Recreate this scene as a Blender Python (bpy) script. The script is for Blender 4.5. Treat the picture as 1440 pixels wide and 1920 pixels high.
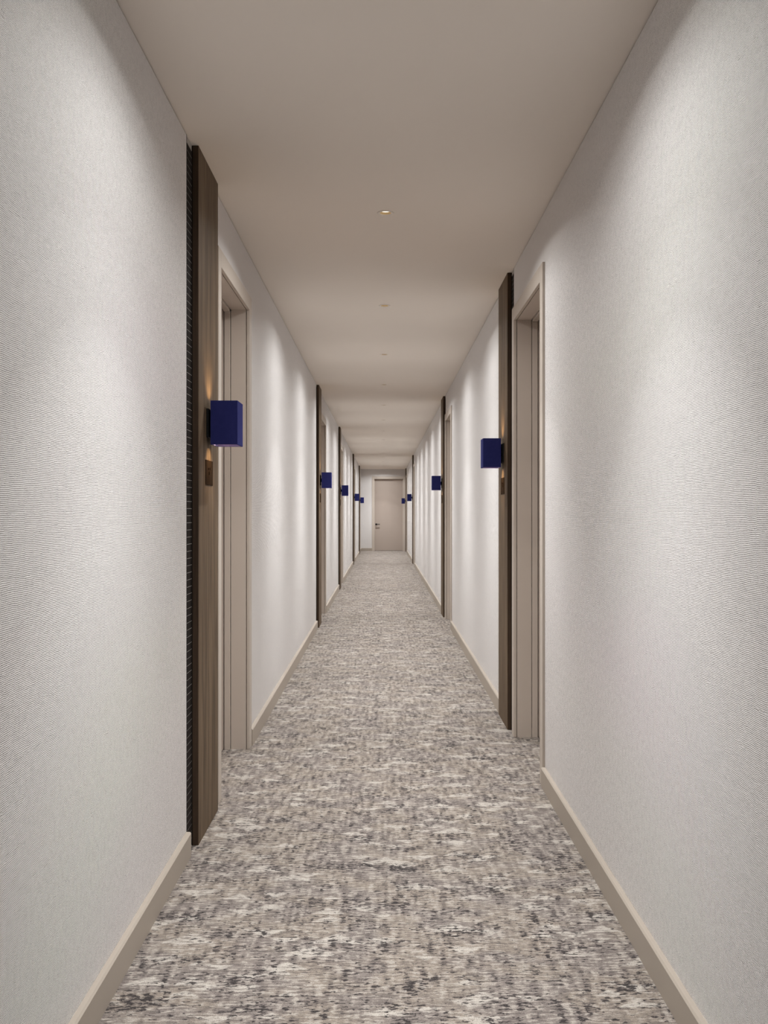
import bpy, bmesh, math, random
from mathutils import Vector

random.seed(7)
scene = bpy.context.scene
for o in list(bpy.data.objects):
    bpy.data.objects.remove(o)

# ------------------------------------------------------------------ camera
CAM_H = 1.286                      # eye height; corridor runs along +Y
cam_data = bpy.data.cameras.new('camera')
cam_data.lens = 35.0
cam_data.sensor_width = 36.0
cam_data.sensor_fit = 'AUTO'
cam_data.shift_x = 2.0 / 1920.0
cam_data.clip_start = 0.05
cam = bpy.data.objects.new('camera', cam_data)
cam.location = (0, 0, CAM_H)
cam.rotation_euler = (math.radians(90), 0, 0)
scene.collection.objects.link(cam)
scene.camera = cam

# ------------------------------------------------------------------ world, exposure
world = bpy.data.worlds.new('world')
scene.world = world
world.use_nodes = True
bg = world.node_tree.nodes['Background']
bg.inputs[0].default_value = (0.0, 0.0, 0.0, 1)      # an inner corridor: no daylight
bg.inputs[1].default_value = 0.0
scene.view_settings.view_transform = 'Standard'
scene.view_settings.look = 'None'
scene.view_settings.exposure = 0.0
scene.view_settings.gamma = 1.0
scene.view_settings.use_curve_mapping = False
scene.cycles.max_bounces = 5
scene.cycles.diffuse_bounces = 4
scene.cycles.glossy_bounces = 3
scene.cycles.caustics_reflective = False
scene.cycles.caustics_refractive = False
scene.cycles.use_denoising = True
scene.cycles.use_adaptive_sampling = True
scene.cycles.adaptive_threshold = 0.1
scene.cycles.adaptive_min_samples = 20
scene.cycles.denoising_input_passes = 'RGB_ALBEDO_NORMAL'
scene.cycles.sample_clamp_indirect = 4.0

DOWNLIGHT_WATTS = 164.0
DOWNLIGHT_COLOR = (0.985, 1.0, 1.0)
DOWNLIGHT_CONE = 160.0
BULB_STRENGTH = 14.0
SCONCE_WATTS = 2.2

# ------------------------------------------------------------------ dimensions (metres)
H = 2.70                           # ceiling height
WL, WR = 0.7345, 0.7586            # wall planes left / right of the camera axis
W = {-1: WL, 1: WR}
Y0, Y1 = -5.0, 32.9                # corridor ends
WALL_T = 0.20
CX = (WR - WL) / 2
LEFT_PANELS = [3.84, 11.06, 16.50, 24.20, 30.30]
RIGHT_PANELS = [5.88, 12.15, 24.65, 32.20]
LIGHTS = [4.706 + 2.115 * k for k in range(-1, 14)]
PANEL_W, PANEL_T = 0.45, 0.0235
FRAME_H, FRAME_W, CASING = 2.458, 1.10, 0.078
STRIP_W = 0.115


# ------------------------------------------------------------------ material helpers
def new_mat(name):
    m = bpy.data.materials.new(name)
    m.use_nodes = True
    nt = m.node_tree
    return m, nt, nt.nodes['Principled BSDF']


class NB:
    """small node-building helper"""
    def __init__(self, nt):
        self.nt = nt

    def n(self, t, **kw):
        nd = self.nt.nodes.new(t)
        for k, v in kw.items():
            setattr(nd, k, v)
        return nd

    def link(self, a, b):
        self.nt.links.new(a, b)

    def put(self, sock, v):
        if v is None:
            return
        if hasattr(v, 'links'):
            self.link(v, sock)
        else:
            sock.default_value = v

    def math(self, op, a, b=None, c=None, clamp=False):
        nd = self.n('ShaderNodeMath', operation=op, use_clamp=clamp)
        self.put(nd.inputs[0], a)
        self.put(nd.inputs[1], b)
        if c is not None:
            self.put(nd.inputs[2], c)
        return nd.outputs[0]

    def pos(self):
        g = self.n('ShaderNodeNewGeometry')
        s = self.n('ShaderNodeSeparateXYZ')
        self.link(g.outputs['Position'], s.inputs[0])
        return s.outputs[0], s.outputs[1], s.outputs[2]

    def vec(self, x, y, z):
        c = self.n('ShaderNodeCombineXYZ')
        for i, v in enumerate((x, y, z)):
            self.put(c.inputs[i], v)
        return c.outputs[0]

    def noise(self, vec, scale=1.0, detail=2.0, rough=0.5):
        nd = self.n('ShaderNodeTexNoise')
        self.link(vec, nd.inputs['Vector'])
        nd.inputs['Scale'].default_value = scale
        nd.inputs['Detail'].default_value = detail
        nd.inputs['Roughness'].default_value = rough
        return nd.outputs['Fac']

    def white(self, vec):
        nd = self.n('ShaderNodeTexWhiteNoise', noise_dimensions='3D')
        self.link(vec, nd.inputs['Vector'])
        return nd.outputs['Value']

    def ramp(self, v, lo, hi):
        nd = self.n('ShaderNodeMapRange')
        nd.clamp = True
        nd.interpolation_type = 'SMOOTHSTEP'
        self.put(nd.inputs[0], v)
        nd.inputs[1].default_value = lo
        nd.inputs[2].default_value = hi
        return nd.outputs[0]

    def mix(self, f, a, b):
        nd = self.n('ShaderNodeMix', data_type='RGBA')
        self.put(nd.inputs[0], f)
        self.put(nd.inputs[6], a if hasattr(a, 'links') else (*a, 1))
        self.put(nd.inputs[7], b if hasattr(b, 'links') else (*b, 1))
        return nd.outputs[2]

    def bump(self, h, dist, strength=1.0):
        nd = self.n('ShaderNodeBump')
        nd.inputs['Strength'].default_value = strength
        nd.inputs['Distance'].default_value = dist
        self.link(h, nd.inputs['Height'])
        return nd.outputs[0]


def lin(r, g, b):
    f = lambda c: (c / 255 / 12.92) if c / 255 <= 0.04045 else ((c / 255 + 0.055) / 1.055) ** 2.4
    return (f(r), f(g), f(b))


def plain(name, col, rough=0.5, metal=0.0, spec=0.5):
    m, nt, p = new_mat(name)
    p.inputs['Base Color'].default_value = (*col, 1)
    p.inputs['Roughness'].default_value = rough
    p.inputs['Metallic'].default_value = metal
    p.inputs['Specular IOR Level'].default_value = spec
    return m


def mat_paint(name, col, rough=0.45, var=0.03, spec=0.35):
    m, nt, p = new_mat(name)
    b = NB(nt)
    x, y, z = b.pos()
    n = b.noise(b.vec(x, y, z), 3.0, 0)
    c2 = tuple(c * (1 - var) for c in col)
    b.link(b.mix(n, col, c2), p.inputs['Base Color'])
    p.inputs['Roughness'].default_value = rough
    p.inputs['Specular IOR Level'].default_value = spec
    return m


def mat_wallpaper():
    """vinyl wallcovering with fine horizontal woven ribs, broken here and there"""
    m, nt, p = new_mat('woven_wallpaper')
    b = NB(nt)
    x, y, z = b.pos()
    mul = lambda a, k: b.math('MULTIPLY', a, k)
    add = lambda a, c: b.math('ADD', a, c)
    u = add(y, x)                                             # runs along either wall
    warp = b.noise(b.vec(mul(u, 30.0), mul(z, 55.0), 0.0), 1.0, 1, 0.6)
    cell = b.white(b.vec(b.math('FLOOR', mul(add(u, mul(warp, 0.02)), 19.0)),
                         b.math('FLOOR', mul(add(z, mul(warp, 0.05)), 11.0)), 2.0))
    drift = b.noise(b.vec(mul(u, 14.0), mul(z, 16.0), 7.0), 1.0, 0)
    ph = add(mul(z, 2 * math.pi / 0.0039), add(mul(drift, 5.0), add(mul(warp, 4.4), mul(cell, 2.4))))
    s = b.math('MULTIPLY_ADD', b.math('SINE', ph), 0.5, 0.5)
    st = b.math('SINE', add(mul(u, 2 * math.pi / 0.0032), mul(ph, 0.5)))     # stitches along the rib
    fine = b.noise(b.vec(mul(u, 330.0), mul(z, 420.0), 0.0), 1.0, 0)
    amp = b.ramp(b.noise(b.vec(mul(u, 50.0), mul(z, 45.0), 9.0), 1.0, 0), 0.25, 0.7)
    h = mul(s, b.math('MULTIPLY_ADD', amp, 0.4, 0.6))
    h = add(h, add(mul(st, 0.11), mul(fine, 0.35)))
    b.link(b.bump(h, 0.00048, 1.0), p.inputs['Normal'])
    # crevice shade between the ribs, painted in as a darker ground colour
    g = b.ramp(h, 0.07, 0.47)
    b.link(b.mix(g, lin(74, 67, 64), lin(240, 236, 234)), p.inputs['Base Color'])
    p.inputs['Roughness'].default_value = 0.75
    p.inputs['Specular IOR Level'].default_value = 0.2
    return m


def mat_carpet():
    m, nt, p = new_mat('patterned_carpet')
    b = NB(nt)
    x, y, z = b.pos()
    mul = lambda a, k: b.math('MULTIPLY', a, k)
    add = lambda a, c: b.math('ADD', a, c)
    jit = b.noise(b.vec(mul(x, 70), mul(y, 90), 0.0), 1.0, 1)
    jx = b.math('MULTIPLY_ADD', jit, 0.014, x)
    jy = b.math('MULTIPLY_ADD', jit, 0.010, y)
    # broad drift between warm taupe and cool grey
    drift = b.noise(b.vec(mul(x, 4.0), mul(y, 6.0), 2.0), 1.0, 1, 0.6)
    taupe = b.mix(b.ramp(drift, 0.42, 0.58), lin(156, 144, 132), lin(143, 133, 127))
    # woven strands: short crosswise streaks broken by warp columns
    strand = b.noise(b.vec(mul(jx, 21), mul(jy, 95), 5.0), 1.0, 2, 0.7)
    cols = b.noise(b.vec(mul(jx, 46), mul(jy, 9.0), 8.0), 1.0, 1, 0.6)
    tone = add(mul(strand, 0.7), mul(cols, 0.3))
    base = b.mix(b.ramp(tone, 0.50, 0.60), taupe, lin(188, 179, 169))
    base = b.mix(mul(b.ramp(tone, 0.50, 0.40), 0.7), base, lin(108, 99, 95))

    # cream triangles scattered in staggered rows
    def triangles(cw, ch, keep, seed, base):
        v = b.math('DIVIDE', add(jy, seed * 0.37), ch)
        row = b.math('FLOOR', v)
        fv = b.math('SUBTRACT', v, row)
        off = b.white(b.vec(row, seed, 1.0))
        uu = add(b.math('DIVIDE', jx, cw), mul(off, 3.0))
        cell = b.math('FLOOR', uu)
        fu = b.math('SUBTRACT', uu, cell)
        r1 = b.white(b.vec(cell, row, seed + 2.0))
        r2 = b.white(b.vec(cell, row, seed + 5.0))
        up = b.math('GREATER_THAN', r2, 0.5)
        fvv = b.math('ABSOLUTE', b.math('SUBTRACT', b.math('SUBTRACT', 1.0, up), fv))
        apex = b.math('MULTIPLY_ADD', b.math('FRACT', mul(r2, 7.3)), 0.5, 0.25)
        d = b.math('ABSOLUTE', b.math('SUBTRACT', fu, apex))
        size = b.math('MULTIPLY_ADD', b.math('FRACT', mul(r2, 13.7)), 0.4, 0.55)
        lim = mul(b.math('SUBTRACT', size, fvv), 0.5)
        inside = b.ramp(b.math('SUBTRACT', lim, d), -0.02, 0.09)
        inside = mul(inside, b.math('GREATER_THAN', r1, 1.0 - keep))
        inside = mul(inside, b.math('MULTIPLY_ADD', b.ramp(strand, 0.36, 0.52), 0.75, 0.25))
        return b.mix(mul(inside, 0.9), base, lin(204, 196, 186))
    base = triangles(0.22, 0.085, 0.30, 3.0, base)
    base = triangles(0.14, 0.06, 0.22, 11.0, base)
    # charcoal dashes, clustered and lined up along warp columns
    clus = b.noise(b.vec(mul(x, 7.0), mul(y, 9.0), 21.0), 1.0, 1, 0.6)
    dash = b.noise(b.vec(mul(jx, 38), mul(jy, 96), 31.0), 1.0, 2, 0.65)
    dd = add(dash, add(mul(b.math('SUBTRACT', clus, 0.5), 0.40), mul(b.math('SUBTRACT', cols, 0.5), -0.30)))
    base = b.mix(mul(b.ramp(dd, 0.52, 0.60), 0.40), base, lin(112, 104, 104))
    base = b.mix(mul(b.ramp(dd, 0.575, 0.625), 0.95), base, lin(42, 38, 40))
    # hair-fine crosswise dark threads
    hair = b.noise(b.vec(mul(jx, 16), mul(y, 210), 51.0), 1.0, 1, 0.5)
    base = b.mix(mul(b.ramp(hair, 0.61, 0.68), 0.7), base, lin(84, 77, 76))
    # pile grain
    grain = b.noise(b.vec(x, y, z), 330.0, 2, 0.75)
    base = b.mix(mul(b.ramp(grain, 0.52, 0.32), 0.65), base, lin(92, 84, 80))
    base = b.mix(mul(b.ramp(grain, 0.55, 0.75), 0.45), base, lin(214, 205, 194))
    hs = b.n('ShaderNodeHueSaturation')
    hs.inputs['Value'].default_value = 0.86
    b.link(base, hs.inputs['Color'])
    b.link(hs.outputs[0], p.inputs['Base Color'])
    p.inputs['Roughness'].default_value = 1.0
    p.inputs['Specular IOR Level'].default_value = 0.0
    p.inputs['Sheen Weight'].default_value = 0.12
    return m


def mat_wood(name, c1, c2, rough=0.6):
    m, nt, p = new_mat(name)
    b = NB(nt)
    x, y, z = b.pos()
    mul = lambda a, k: b.math('MULTIPLY', a, k)
    xy = b.math('ADD', x, y)
    w = b.noise(b.vec(mul(xy, 6), mul(z, 0.5), 1.0), 1.0, 2)
    g = b.noise(b.vec(b.math('MULTIPLY_ADD', w, 3.0, mul(xy, 32)), mul(z, 1.1), 3.0), 1.0, 4, 0.6)
    f = b.noise(b.vec(mul(xy, 260), mul(z, 7.0), 6.0), 1.0, 2, 0.6)
    t = b.math('ADD', mul(g, 0.7), mul(f, 0.3))
    b.link(b.mix(b.ramp(t, 0.36, 0.64), c1, c2), p.inputs['Base Color'])
    b.link(b.bump(f, 0.0006, 0.35), p.inputs['Normal'])
    p.inputs['Roughness'].default_value = rough
    p.inputs['Specular IOR Level'].default_value = 0.08
    return m


def mat_velvet():
    m, nt, p = new_mat('blue_velvet')
    b = NB(nt)
    x, y, z = b.pos()
    n = b.noise(b.vec(x, y, z), 45.0, 3, 0.6)
    b.link(b.mix(n, (0.020, 0.023, 0.105), (0.030, 0.033, 0.145)), p.inputs['Base Color'])
    f = b.noise(b.vec(x, y, z), 900.0, 2)
    b.link(b.bump(f, 0.0005, 0.5), p.inputs['Normal'])
    p.inputs['Roughness'].default_value = 0.95
    p.inputs['Specular IOR Level'].default_value = 0.05
    p.inputs['Sheen Weight'].default_value = 0.06
    p.inputs['Sheen Roughness'].default_value = 0.5
    p.inputs['Sheen Tint'].default_value = (0.25, 0.25, 0.9, 1)
    return m


def mat_emit(name, col, strength):
    m = bpy.data.materials.new(name)
    m.use_nodes = True
    nt = m.node_tree
    nt.nodes.remove(nt.nodes['Principled BSDF'])
    e = nt.nodes.new('ShaderNodeEmission')
    e.inputs[0].default_value = (*col, 1)
    e.inputs[1].default_value = strength
    nt.links.new(e.outputs[0], nt.nodes['Material Output'].inputs[0])
    if strength < 5:
        m.cycles.emission_sampling = 'NONE'
    return m


M = {
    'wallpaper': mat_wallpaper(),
    'carpet': mat_carpet(),
    'ceiling': mat_paint('ceiling_paint', lin(234, 225, 215), 0.85, 0.015, 0.2),
    'trim': mat_paint('taupe_trim_paint', lin(196, 185, 174), 0.5, 0.02, 0.25),
    'leaf': mat_paint('taupe_leaf_lacquer', lin(184, 170, 160), 0.5, 0.02, 0.25),
    'skirting': mat_paint('taupe_baseboard_paint', lin(174, 163, 151), 0.5, 0.02, 0.25),
    'door': mat_paint('taupe_door_lacquer', lin(200, 188, 177), 0.5, 0.02, 0.25),
    'wood': mat_wood('walnut_veneer', lin(82, 68, 54), lin(122, 104, 85)),
    'wood_edge': mat_wood('dark_stained_edge', lin(66, 53, 43), lin(84, 68, 56), 0.7),
    'tile': mat_paint('black_tile_glaze', lin(50, 46, 44), 0.8, 0.15, 0.03),
    'grout': mat_paint('pale_grout', lin(176, 170, 165), 0.8, 0.05, 0.2),
    'gap': plain('gap_black', lin(30, 28, 26), 0.8, 0.0, 0.1),
    'velvet': mat_velvet(),
    'black_metal': plain('black_metal', (0.012, 0.012, 0.013), 0.55, 0.0, 0.15),
    'bronze': mat_paint('dark_bronze', lin(46, 35, 26), 0.9, 0.15, 0.02),
    'bronze_dark': plain('oxidised_bronze', lin(26, 21, 18), 0.9, 0.0, 0.0),
    'lamp_white': mat_paint('downlight_white', lin(226, 217, 208), 0.4, 0.02),
    'reflector': plain('warm_reflector', lin(156, 136, 104), 0.6, 0.0, 0.2),
    'lens': mat_emit('downlight_lens', (1.0, 0.88, 0.68), 2.2),
    'lining': plain('pale_violet_lining', lin(150, 146, 205), 0.8, 0.0, 0.1),
    'bulb': mat_emit('warm_bulb', (1.0, 0.62, 0.28), BULB_STRENGTH),
}


# ------------------------------------------------------------------ mesh helpers
COL = scene.collection.objects


def add_box(bm, x0, x1, y0, y1, z0, z1):
    x0, x1 = min(x0, x1), max(x0, x1)
    v = [bm.verts.new(c) for c in ((x0, y0, z0), (x1, y0, z0), (x1, y1, z0), (x0, y1, z0),
                                   (x0, y0, z1), (x1, y0, z1), (x1, y1, z1), (x0, y1, z1))]
    for f in ((0, 3, 2, 1), (4, 5, 6, 7), (0, 1, 5, 4), (1, 2, 6, 5), (2, 3, 7, 6), (3, 0, 4, 7)):
        bm.faces.new([v[i] for i in f])


def mesh_obj(name, bm, mat, parent=None, bevel=0.0, smooth=False, loc=None):
    me = bpy.data.meshes.new(name)
    bm.normal_update()
    bm.to_mesh(me)
    bm.free()
    me.materials.append(mat)
    if smooth:
        for pl in me.polygons:
            pl.use_smooth = True
    o = bpy.data.objects.new(name, me)
    COL.link(o)
    if parent is not None:
        o.parent = parent
    if loc is not None:
        o.location = loc
    if bevel:
        md = o.modifiers.new('bevel', 'BEVEL')
        md.width = bevel
        md.segments = 2
        md.limit_method = 'ANGLE'
    return o


def box_obj(name, b, mat, parent=None, bevel=0.0):
    bm = bmesh.new()
    add_box(bm, *b)
    return mesh_obj(name, bm, mat, parent, bevel)


def empty(name, loc):
    o = bpy.data.objects.new(name, None)
    o.empty_display_size = 0.1
    o.location = loc
    COL.link(o)
    return o


def tag(o, label=None, cat=None, group=None, kind=None):
    if label: o['label'] = label
    if cat: o['category'] = cat
    if group: o['group'] = group
    if kind: o['kind'] = kind
    return o


def lathe(bm, prof, seg=32):
    rings = []
    for r, z in prof:
        rings.append([bm.verts.new((r * math.cos(2 * math.pi * i / seg), r * math.sin(2 * math.pi * i / seg), z))
                      for i in range(seg)])
    for a, c in zip(rings, rings[1:]):
        for i in range(seg):
            j = (i + 1) % seg
            bm.faces.new((a[i], a[j], c[j], c[i]))
    return rings


# ------------------------------------------------------------------ layout tables
def layout(s):
    """list of (strip y0, panel y0, frame y0) per door set on side s"""
    if s < 0:
        return [(b - 0.12, b, b + 0.533) for b in LEFT_PANELS]
    return [(b - 0.115, b, b - 1.22) for b in RIGHT_PANELS]


def strip_w(s):
    return 0.12 if s < 0 else 0.115


# ------------------------------------------------------------------ structure: floor, ceiling, walls
fl = box_obj('floor', (-WL - 0.2, WR + 0.2, Y0 - 0.1, Y1 + 0.2, -0.05, 0.0), M['carpet'])
tag(fl, 'grey and cream patterned corridor carpet with charcoal flecks', 'carpet', kind='structure')

# ceiling with a round hole for every downlight
bm = bmesh.new()
HOLE_R, CELL, SEG = 0.036, 0.10, 32
xs0, xs1 = -WL - 0.12, WR + 0.12
ys = [Y0 - 0.1]
for ly in LIGHTS:
    ys += [ly - CELL, ly + CELL]
ys.append(Y1 + 0.15)


def quad(bm, x0, x1, y0, y1, z):
    bm.faces.new([bm.verts.new(c) for c in ((x0, y0, z), (x0, y1, z), (x1, y1, z), (x1, y0, z))])


for i in range(len(ys) - 1):
    y0, y1 = ys[i], ys[i + 1]
    if i % 2 == 0:
        quad(bm, xs0, xs1, y0, y1, H)
    else:
        ly = (y0 + y1) / 2
        quad(bm, xs0, CX - CELL, y0, y1, H)
        quad(bm, CX + CELL, xs1, y0, y1, H)
        inner, outer, up = [], [], []
        for k in range(SEG):
            a = 2 * math.pi * k / SEG
            c, sn = math.cos(a), math.sin(a)
            q = CELL / max(abs(c), abs(sn))
            inner.append(bm.verts.new((CX + HOLE_R * c, ly + HOLE_R * sn, H)))
            outer.append(bm.verts.new((CX + q * c, ly + q * sn, H)))
            up.append(bm.verts.new((CX + HOLE_R * c, ly + HOLE_R * sn, H + 0.03)))
        for k in range(SEG):
            j = (k + 1) % SEG
            bm.faces.new((inner[k], inner[j], outer[j], outer[k]))
            bm.faces.new((inner[j], inner[k], up[k], up[j]))
ce = mesh_obj('ceiling', bm, M['ceiling'])
tag(ce, 'smooth painted corridor ceiling with recessed downlights', 'ceiling', kind='structure')

WALL_TOP = H - 0.005               # narrow shadow gap under the ceiling
for s, nm in ((-1, 'left'), (1, 'right')):
    w = W[s]
    bm = bmesh.new()
    cur = Y0
    spans = []
    for st, pn, fr in layout(s):
        spans.append(('strip', st, st + strip_w(s) + 0.003))
        if fr + CASING < Y1:
            spans.append(('door', fr + CASING - 0.012, fr + FRAME_W - CASING + 0.012))
    spans.sort(key=lambda t: t[1])
    for kind, a, c in spans:
        add_box(bm, s * w, s * (w + WALL_T), cur, a, 0, WALL_TOP)
        if kind == 'strip':
            add_box(bm, s * (w + 0.012), s * (w + WALL_T), a, c, 0, WALL_TOP)
        else:
            add_box(bm, s * w, s * (w + WALL_T), a, c, FRAME_H - CASING + 0.012, WALL_TOP)
        cur = c
    add_box(bm, s * w, s * (w + WALL_T), cur, Y1, 0, WALL_TOP)
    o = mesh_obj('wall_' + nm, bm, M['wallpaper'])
    tag(o, 'pale %s corridor wall in ribbed woven wallpaper' % nm, 'wall', kind='structure')

# end wall with door opening
EX0, EX1 = -0.361, 0.739           # outer edges of the end door casing
bm = bmesh.new()
add_box(bm, -WL - 0.2, EX0 + CASING - 0.012, Y1, Y1 + 0.2, 0, WALL_TOP)
add_box(bm, EX1 - CASING + 0.012, WR + 0.2, Y1, Y1 + 0.2, 0, WALL_TOP)
add_box(bm, EX0 + CASING - 0.012, EX1 - CASING + 0.012, Y1, Y1 + 0.2, FRAME_H - CASING + 0.012, WALL_TOP)
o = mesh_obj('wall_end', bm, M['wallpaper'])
tag(o, 'pale ribbed wall closing the far end of the corridor', 'wall', kind='structure')
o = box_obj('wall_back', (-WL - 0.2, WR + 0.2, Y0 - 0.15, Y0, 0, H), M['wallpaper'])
tag(o, 'pale ribbed wall behind the viewpoint', 'wall', kind='structure')


# ------------------------------------------------------------------ baseboards
BB_H, BB_T = 0.092, 0.019


def baseboard(nm, s, a, c):
    w = W[s]
    prof = [(0, 0), (BB_T, 0), (BB_T, BB_H - 0.005), (BB_T - 0.005, BB_H), (0, BB_H)]
    bm = bmesh.new()
    r0 = [bm.verts.new((s * (w - d), a, z)) for d, z in prof]
    r1 = [bm.verts.new((s * (w - d), c, z)) for d, z in prof]
    n = len(prof)
    for i in range(n):
        j = (i + 1) % n
        bm.faces.new((r0[i], r0[j], r1[j], r1[i]))
    bm.faces.new(r0[::-1]); bm.faces.new(r1)
    bmesh.ops.recalc_face_normals(bm, faces=bm.faces)
    o = mesh_obj('baseboard_' + nm, bm, M['skirting'])
    tag(o, kind='structure', cat='baseboard')
    return o


ORD = ['nearest', 'second nearest', 'third', 'fourth', 'fifth', 'last']
for s, nm in ((-1, 'left'), (1, 'right')):
    lay = layout(s)
    if s < 0:
        spans = [(Y0, lay[0][0] - 0.004)]
        for i, (st, pn, fr) in enumerate(lay):
            nxt = lay[i + 1][0] - 0.004 if i + 1 < len(lay) else Y1
            spans.append((fr + FRAME_W + 0.002, nxt))
    else:
        spans = [(Y0, lay[0][2] - 0.002)]
        for i, (st, pn, fr) in enumerate(lay):
            nxt = lay[i + 1][2] - 0.002 if i + 1 < len(lay) else Y1
            spans.append((pn + PANEL_W + 0.002, nxt))
    for i, (a, c) in enumerate(spans):
        o = baseboard(nm, s, a, c)
        o['label'] = 'taupe baseboard run along the %s wall, %s from the camera' % (
            nm, ['first', 'second', 'third', 'fourth', 'fifth', 'sixth', 'seventh', 'eighth', 'ninth', 'tenth', 'eleventh'][i])
o = box_obj('baseboard_end', (-WL + 0.02, EX0 - 0.001, Y1 - BB_T, Y1, 0, BB_H), M['skirting'], bevel=0.003)
tag(o, 'short taupe baseboard on the end wall left of the door', 'baseboard', kind='structure')


# ------------------------------------------------------------------ doors
def frame_to_world(s, fr):
    """door-local (a along opening, d into wall, z) -> world box"""
    w = W[s]
    def conv(a0, a1, d0, d1, z0, z1):
        return (s * (w + d0), s * (w + d1), fr + a0, fr + a1, z0, z1)
    return conv


def end_to_world():
    def conv(a0, a1, d0, d1, z0, z1):
        return (EX0 + a0, EX0 + a1, Y1 + d0, Y1 + d1, z0, z1)
    return conv


def build_door(n, conv, origin, label, handle_near=True):
    root = empty('door_%d' % n, origin)
    tag(root, label, 'door', kind='structure')

    def part(name, boxes, mat, parent=root, bevel=0.0):
        bm = bmesh.new()
        for bx in boxes:
            add_box(bm, *conv(*bx))
        bmesh.ops.recalc_face_normals(bm, faces=bm.faces)
        bmesh.ops.translate(bm, verts=bm.verts, vec=-Vector(origin))
        o = mesh_obj(name, bm, mat, root, bevel)
        if parent is not root:
            o.parent = parent
        return o
    Wd, c, hh = FRAME_W, CASING, FRAME_H
    t = 0.013
    part('casing', [(0, c, -t, 0.004, 0, hh)], M['trim'], bevel=0.0025)
    part('casing', [(Wd - c, Wd, -t, 0.004, 0, hh)], M['trim'], bevel=0.0025)
    part('casing_head', [(c, Wd - c, -t, 0.004, hh - c, hh)], M['trim'], bevel=0.0025)
    # jamb lining behind the casing, set 2 mm back from its edge
    j = 0.002
    part('jamb', [(c - 0.012, c - j, 0.0078, 0.089, 0, hh - c + 0.012)], M['door'])
    part('jamb', [(Wd - c + j, Wd - c + 0.012, 0.0078, 0.089, 0, hh - c + 0.012)], M['door'])
    part('jamb_head', [(c - j, Wd - c + j, 0.0078, 0.089, hh - c + j, hh - c + 0.012)], M['door'])
    # stop: steps in from the jamb in two small rebates
    for nm2, d0, e in (('door_stop', 0.096, 0.010),):
        part('door_stop', [(c - 0.012, c + e, 0.093, 0.124, 0, hh - c - e)], M['door'], bevel=0.0015)
        part('door_stop', [(Wd - c - e, Wd - c + 0.012, 0.093, 0.124, 0, hh - c - e)], M['door'], bevel=0.0015)
        part('door_stop_head', [(c + e, Wd - c - e, 0.093, 0.124, hh - c - e, hh - c + 0.012)], M['door'], bevel=0.0015)
    leaf = part('door_leaf', [(c + 0.001, Wd - c - 0.001, 0.128, 0.172, 0.006, hh - c - 0.002)], M['leaf'])
    # lever handle
    ha = c + 0.06 if handle_near else Wd - c - 0.06
    sg = 1 if handle_near else -1
    hz = 0.88
    rose = part('handle_rose', [(ha - 0.026, ha + 0.026, 0.120, 0.128, hz - 0.026, hz + 0.026)], M['black_metal'], leaf, 0.002)
    part('lever', [(ha - 0.009, ha + 0.009, 0.075, 0.121, hz - 0.009, hz + 0.009),
                   (min(ha - sg * 0.009, ha + sg * 0.12), max(ha - sg * 0.009, ha + sg * 0.12), 0.066, 0.080, hz - 0.010, hz + 0.010)],
         M['black_metal'], leaf, 0.002)
    return root


n = 1
ordinal = ['nearest', 'second', 'third', 'fourth', 'fifth']
for s, nm in ((-1, 'left'), (1, 'right')):
    for i, (st, pn, fr) in enumerate(layout(s)):
        build_door(n, frame_to_world(s, fr), (s * W[s], fr + FRAME_W / 2, 0),
                   'taupe recessed door with flat casing, %s one along the %s wall' % (ordinal[i], nm))
        n += 1
build_door(n, end_to_world(), (EX0 + FRAME_W / 2, Y1, 0),
           'taupe flush door with black lever facing the camera in the end wall')


# ------------------------------------------------------------------ dark tile strips beside the wood panels
TILE_P, TILE_H = 0.027, 0.0252
tile_mesh = None
for s, nm in ((-1, 'left'), (1, 'right')):
    w = W[s]
    for i, (st, pn, fr) in enumerate(layout(s)):
        sw = strip_w(s)
        root = empty('tile_strip', (s * w, st, 0))
        tag(root, 'narrow strip of black tiles beside the %s wood panel on the %s wall' % (ordinal[i], nm), 'tile strip',
            'black tile strips')
        org = Vector((s * w, st, 0))
        bm = bmesh.new()
        add_box(bm, s * 0.0029, s * 0.012, 0.0145, sw, 0, H - 0.001)
        mesh_obj('grout', bm, M['grout'], root)
        bm = bmesh.new()
        add_box(bm, s * 0.001, s * 0.012, 0.0, 0.0145, 0, H - 0.001)
        mesh_obj('gap_strip', bm, M['gap'], root)  # flush black strip, painted stand-in for the shadow gap at the wall edge
        bm = bmesh.new()
        add_box(bm, s * 0.0002, s * 0.012, sw, sw + 0.003, 0, H - 0.001)
        mesh_obj('gap_strip', bm, M['gap'], root)
        nt_ = int((H - 0.002) / TILE_P)
        z_off = 0.004
        if s < 0 and i == 0:
            for k in range(nt_):
                if tile_mesh is None:
                    bm = bmesh.new()
                    add_box(bm, s * 0.0025, s * 0.0045, 0.0155, sw, 0, TILE_H)
                    tile_mesh = mesh_obj('tile', bm, M['tile'], root).data
                    tile_ob = [o for o in root.children if o.name.startswith('tile')]
                    tile_ob[0].location = (0, 0, z_off)
                else:
                    o = bpy.data.objects.new('tile', tile_mesh)
                    COL.link(o)
                    o.parent = root
                    o.location = (0, 0, z_off + k * TILE_P)
        else:
            bm = bmesh.new()
            for k in range(nt_):
                add_box(bm, s * 0.0025, s * 0.0045, 0.0155, sw, z_off + k * TILE_P, z_off + k * TILE_P + TILE_H)
            o = mesh_obj('tile_rows', bm, M['tile'], root)
            o['kind'] = 'stuff'

# ------------------------------------------------------------------ wood panels, number plaques, wall lamps
shade_me = None


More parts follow.
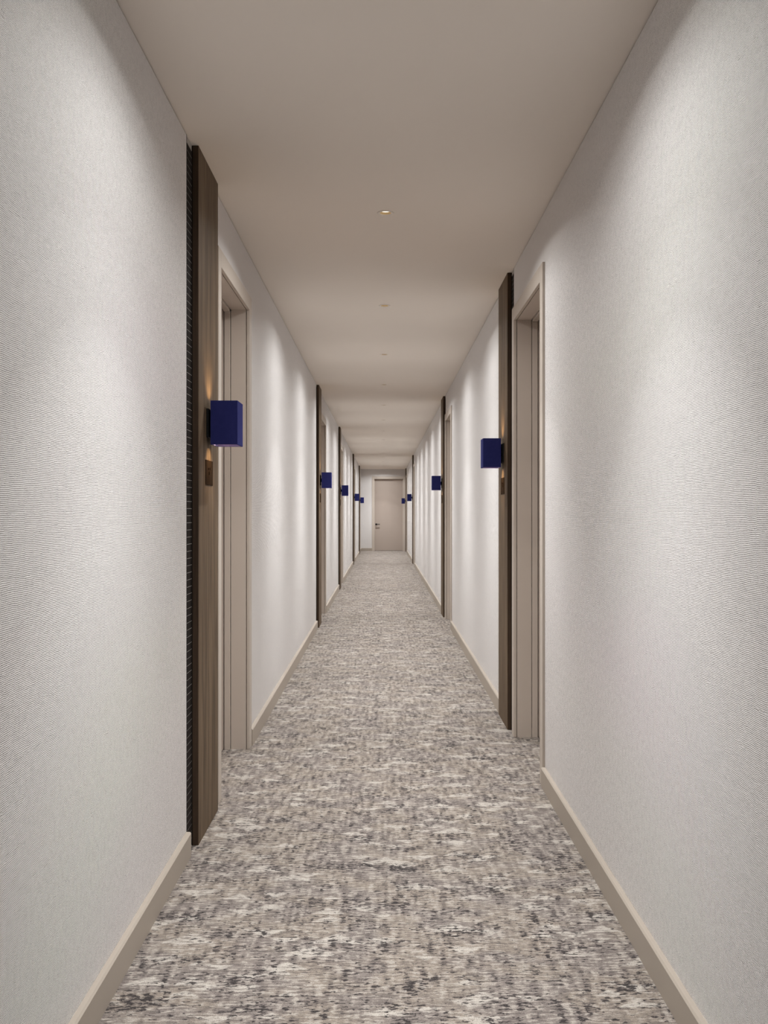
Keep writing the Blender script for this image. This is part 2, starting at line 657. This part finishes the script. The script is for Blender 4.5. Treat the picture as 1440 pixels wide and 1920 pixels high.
def build_panel(s, b, label):
    w = W[s]
    root = empty('wood_panel', (s * w, b + PANEL_W / 2, 0))
    tag(root, label, 'wood panel', 'wood panels beside the doors')
    hw = PANEL_W / 2
    bm = bmesh.new()
    add_box(bm, -s * (PANEL_T - 0.0012), -s * 0.0, -hw, hw, 0.001, H - 0.001)
    mesh_obj('panel_core', bm, M['wood_edge'], root)
    bm = bmesh.new()
    add_box(bm, -s * PANEL_T, -s * (PANEL_T - 0.0012), -hw, hw, 0.001, H - 0.001)
    mesh_obj('veneer_face', bm, M['wood'], root)
    return root


def build_plaque(s, b, label):
    x = s * (W[s] - PANEL_T)
    z0, z1 = 1.395, 1.496
    root = empty('number_plaque', (x, b + PANEL_W / 2, z0))
    tag(root, label, 'plaque', 'dark bronze plaques under the lamps')
    hw = 0.083
    bm = bmesh.new()
    add_box(bm, -s * 0.0025, 0, -hw, hw, 0, z1 - z0)
    mesh_obj('plate', bm, M['bronze'], root, bevel=0.0006)
    # faint darker raised marks, too small to read in the photograph
    for (ya, yb, za, zb) in ((-0.030, -0.012, 0.062, 0.070), (0.004, 0.020, 0.062, 0.072), (-0.014, 0.004, 0.043, 0.056)):
        bm = bmesh.new()
        add_box(bm, -s * 0.0032, -s * 0.0025, ya, yb, za, zb)
        mesh_obj('mark', bm, M['bronze_dark'], root)
    return root


SH_P, SH_W, SH_H, SH_GAP = 0.108, 0.150, 0.176, 0.020
SH_Z = 1.557


def build_lamp(s, b, label):
    x = s * (W[s] - PANEL_T)
    root = empty('wall_lamp', (x, b + PANEL_W / 2, SH_Z + SH_H / 2))
    tag(root, label, 'wall lamp', 'blue wall lamps')
    q = -s
    # square backplate
    bm = bmesh.new()
    add_box(bm, 0, q * 0.009, -0.058, 0.058, -0.058, 0.058)
    mesh_obj('backplate', bm, M['black_metal'], root, bevel=0.0015)
    bm = bmesh.new()
    add_box(bm, q * 0.009, q * (SH_GAP + 0.004), -0.02, 0.02, -0.02, 0.02)
    mesh_obj('arm', bm, M['black_metal'], root, bevel=0.0015)
    # hollow fabric shade, open at top and bottom
    bm = bmesh.new()
    o0, o1, t = SH_GAP, SH_GAP + SH_P, 0.004
    hw, hh = SH_W / 2, SH_H / 2
    outer = [(o0, -hw), (o1, -hw), (o1, hw), (o0, hw)]
    inner = [(o0 + t, -hw + t), (o1 - t, -hw + t), (o1 - t, hw - t), (o0 + t, hw - t)]
    vo = {}
    for zi, z in enumerate((-hh, hh)):
        for k in range(4):
            vo['o', k, zi] = bm.verts.new((q * outer[k][0], outer[k][1], z))
            vo['i', k, zi] = bm.verts.new((q * inner[k][0], inner[k][1], z))
    for k in range(4):
        j = (k + 1) % 4
        bm.faces.new((vo['o', k, 0], vo['o', j, 0], vo['o', j, 1], vo['o', k, 1]))
        bm.faces.new((vo['o', k, 1], vo['o', j, 1], vo['i', j, 1], vo['i', k, 1]))
        bm.faces.new((vo['o', j, 0], vo['o', k, 0], vo['i', k, 0], vo['i', j, 0]))
    bmesh.ops.recalc_face_normals(bm, faces=bm.faces)
    shade = mesh_obj('lamp_shade', bm, M['velvet'], root)
    bm = bmesh.new()
    ring = [[bm.verts.new((q * px, py, z)) for px, py in inner] for z in (-hh + 0.0005, hh - 0.0005)]
    for k in range(4):
        j = (k + 1) % 4
        bm.faces.new((ring[0][j], ring[0][k], ring[1][k], ring[1][j]))
    mesh_obj('shade_lining', bm, M['lining'], shade)
    # bulb and holder
    cx = q * (SH_GAP + SH_P / 2)
    bm = bmesh.new()
    add_box(bm, q * SH_GAP, cx, -0.008, 0.008, -0.006, 0.006)
    mesh_obj('bulb_holder', bm, M['black_metal'], root)
    bm = bmesh.new()
    bmesh.ops.create_icosphere(bm, subdivisions=1, radius=0.02)
    mesh_obj('bulb', bm, M['bulb'], root, loc=(cx, 0, 0.0))
    # the lamp washes the wood just above and just below the shade
    for up in (1, -1):
        ld = bpy.data.lights.new('wash_light', 'SPOT')
        ld.energy = SCONCE_WATTS
        ld.color = (1.0, 0.70, 0.38)
        ld.spot_size = math.radians(96)
        ld.spot_blend = 1.0
        ld.shadow_soft_size = 0.02
        lo = bpy.data.objects.new('wash_light', ld)
        COL.link(lo)
        lo.parent = root
        lo.location = (q * (SH_GAP + 0.055), 0, up * (SH_H / 2 - 0.012))
        lo.rotation_euler = Vector((-q * 0.6, 0, up * 1.0)).to_track_quat('-Z', 'Y').to_euler()
    return root


for s, nm in ((-1, 'left'), (1, 'right')):
    N = len(layout(s))
    for i, (st, pn, fr) in enumerate(layout(s)):
        where = ordinal[i] if i else 'nearest'
        if i == N - 1:
            where = 'farthest'
        build_panel(s, pn, 'full height brown wood panel, %s one on the %s wall' % (where, nm))
        build_plaque(s, pn, 'small dark bronze plaque below the %s blue lamp on the %s wall' % (where, nm))
        build_lamp(s, pn, 'blue velvet box wall lamp, %s one on the %s wall' % (where, nm))

# ------------------------------------------------------------------ downlights
proto = None
num = ['first', 'second', 'third', 'fourth', 'fifth', 'sixth', 'seventh', 'eighth', 'ninth', 'tenth', 'eleventh', 'twelfth', 'thirteenth', 'fourteenth']


def build_downlight():
    root = empty('downlight', (0, 0, H))
    bm = bmesh.new()
    lathe(bm, [(0.027, 0.0), (0.028, -0.002), (0.0345, -0.0035), (0.0395, -0.0025), (0.0405, 0.0)])
    bmesh.ops.recalc_face_normals(bm, faces=bm.faces)
    mesh_obj('trim_ring', bm, M['lamp_white'], root, smooth=True)
    bm = bmesh.new()
    lathe(bm, [(0.027, 0.0), (0.0268, 0.006), (0.026, 0.0105)])
    mesh_obj('reflector', bm, M['reflector'], root, smooth=True)
    bm = bmesh.new()
    vs = [bm.verts.new((0.026 * math.cos(2 * math.pi * k / 16), 0.026 * math.sin(2 * math.pi * k / 16), 0.0105)) for k in range(16)]
    bm.faces.new(vs[::-1])
    mesh_obj('lens', bm, M['lens'], root)
    ld = bpy.data.lights.new('led_module', 'SPOT')
    ld.energy = DOWNLIGHT_WATTS
    ld.color = DOWNLIGHT_COLOR
    ld.spot_size = math.radians(DOWNLIGHT_CONE)
    ld.spot_blend = 0.1
    # photometric profile of the luminaire: candela against the cosine of the beam angle
    ld.use_nodes = True
    b = NB(ld.node_tree)
    em = ld.node_tree.nodes['Emission']
    geo = b.n('ShaderNodeNewGeometry')
    sep = b.n('ShaderNodeSeparateXYZ')
    b.link(geo.outputs['Incoming'], sep.inputs[0])
    cosv = b.math('ABSOLUTE', sep.outputs[2])
    rp = b.n('ShaderNodeValToRGB')
    stops = [(0.175, 0.0), (0.32, 0.36), (0.423, 0.76), (0.5, 0.98), (0.643, 1.3), (0.766, 2.1),
             (0.866, 4.8), (0.94, 8.8), (1.0, 13.0)]
    el = rp.color_ramp.elements
    while len(el) < len(stops):
        el.new(0.5)
    for e_, (c_, v_) in zip(el, stops):
        e_.position = c_
        e_.color = (v_ / 13.0, v_ / 13.0, v_ / 13.0, 1)
    b.link(cosv, rp.inputs[0])
    b.link(b.math('MULTIPLY', rp.outputs[0], 2.03), em.inputs['Strength'])
    ld.shadow_soft_size = 0.008
    lo = bpy.data.objects.new('led_module', ld)
    COL.link(lo)
    lo.parent = root
    lo.location = (0, 0, -0.0045)
    return root


def copy_tree(o, parent=None):
    c = o.copy()
    COL.link(c)
    c.parent = parent
    for ch in o.children:
        copy_tree(ch, c)
    return c


proto = build_downlight()
for k, ly in enumerate(LIGHTS):
    o = proto if k == 0 else copy_tree(proto)
    o.location = (CX, ly, H)
    if k == 0:
        lab = 'round recessed downlight in the ceiling just above the picture'
    elif k == 1:
        lab = 'glowing round recessed ceiling downlight nearest the camera in view'
    else:
        lab = 'round recessed ceiling downlight, %s in the row counted from the camera' % num[k - 1]
    tag(o, lab, 'downlight', 'ceiling downlights')
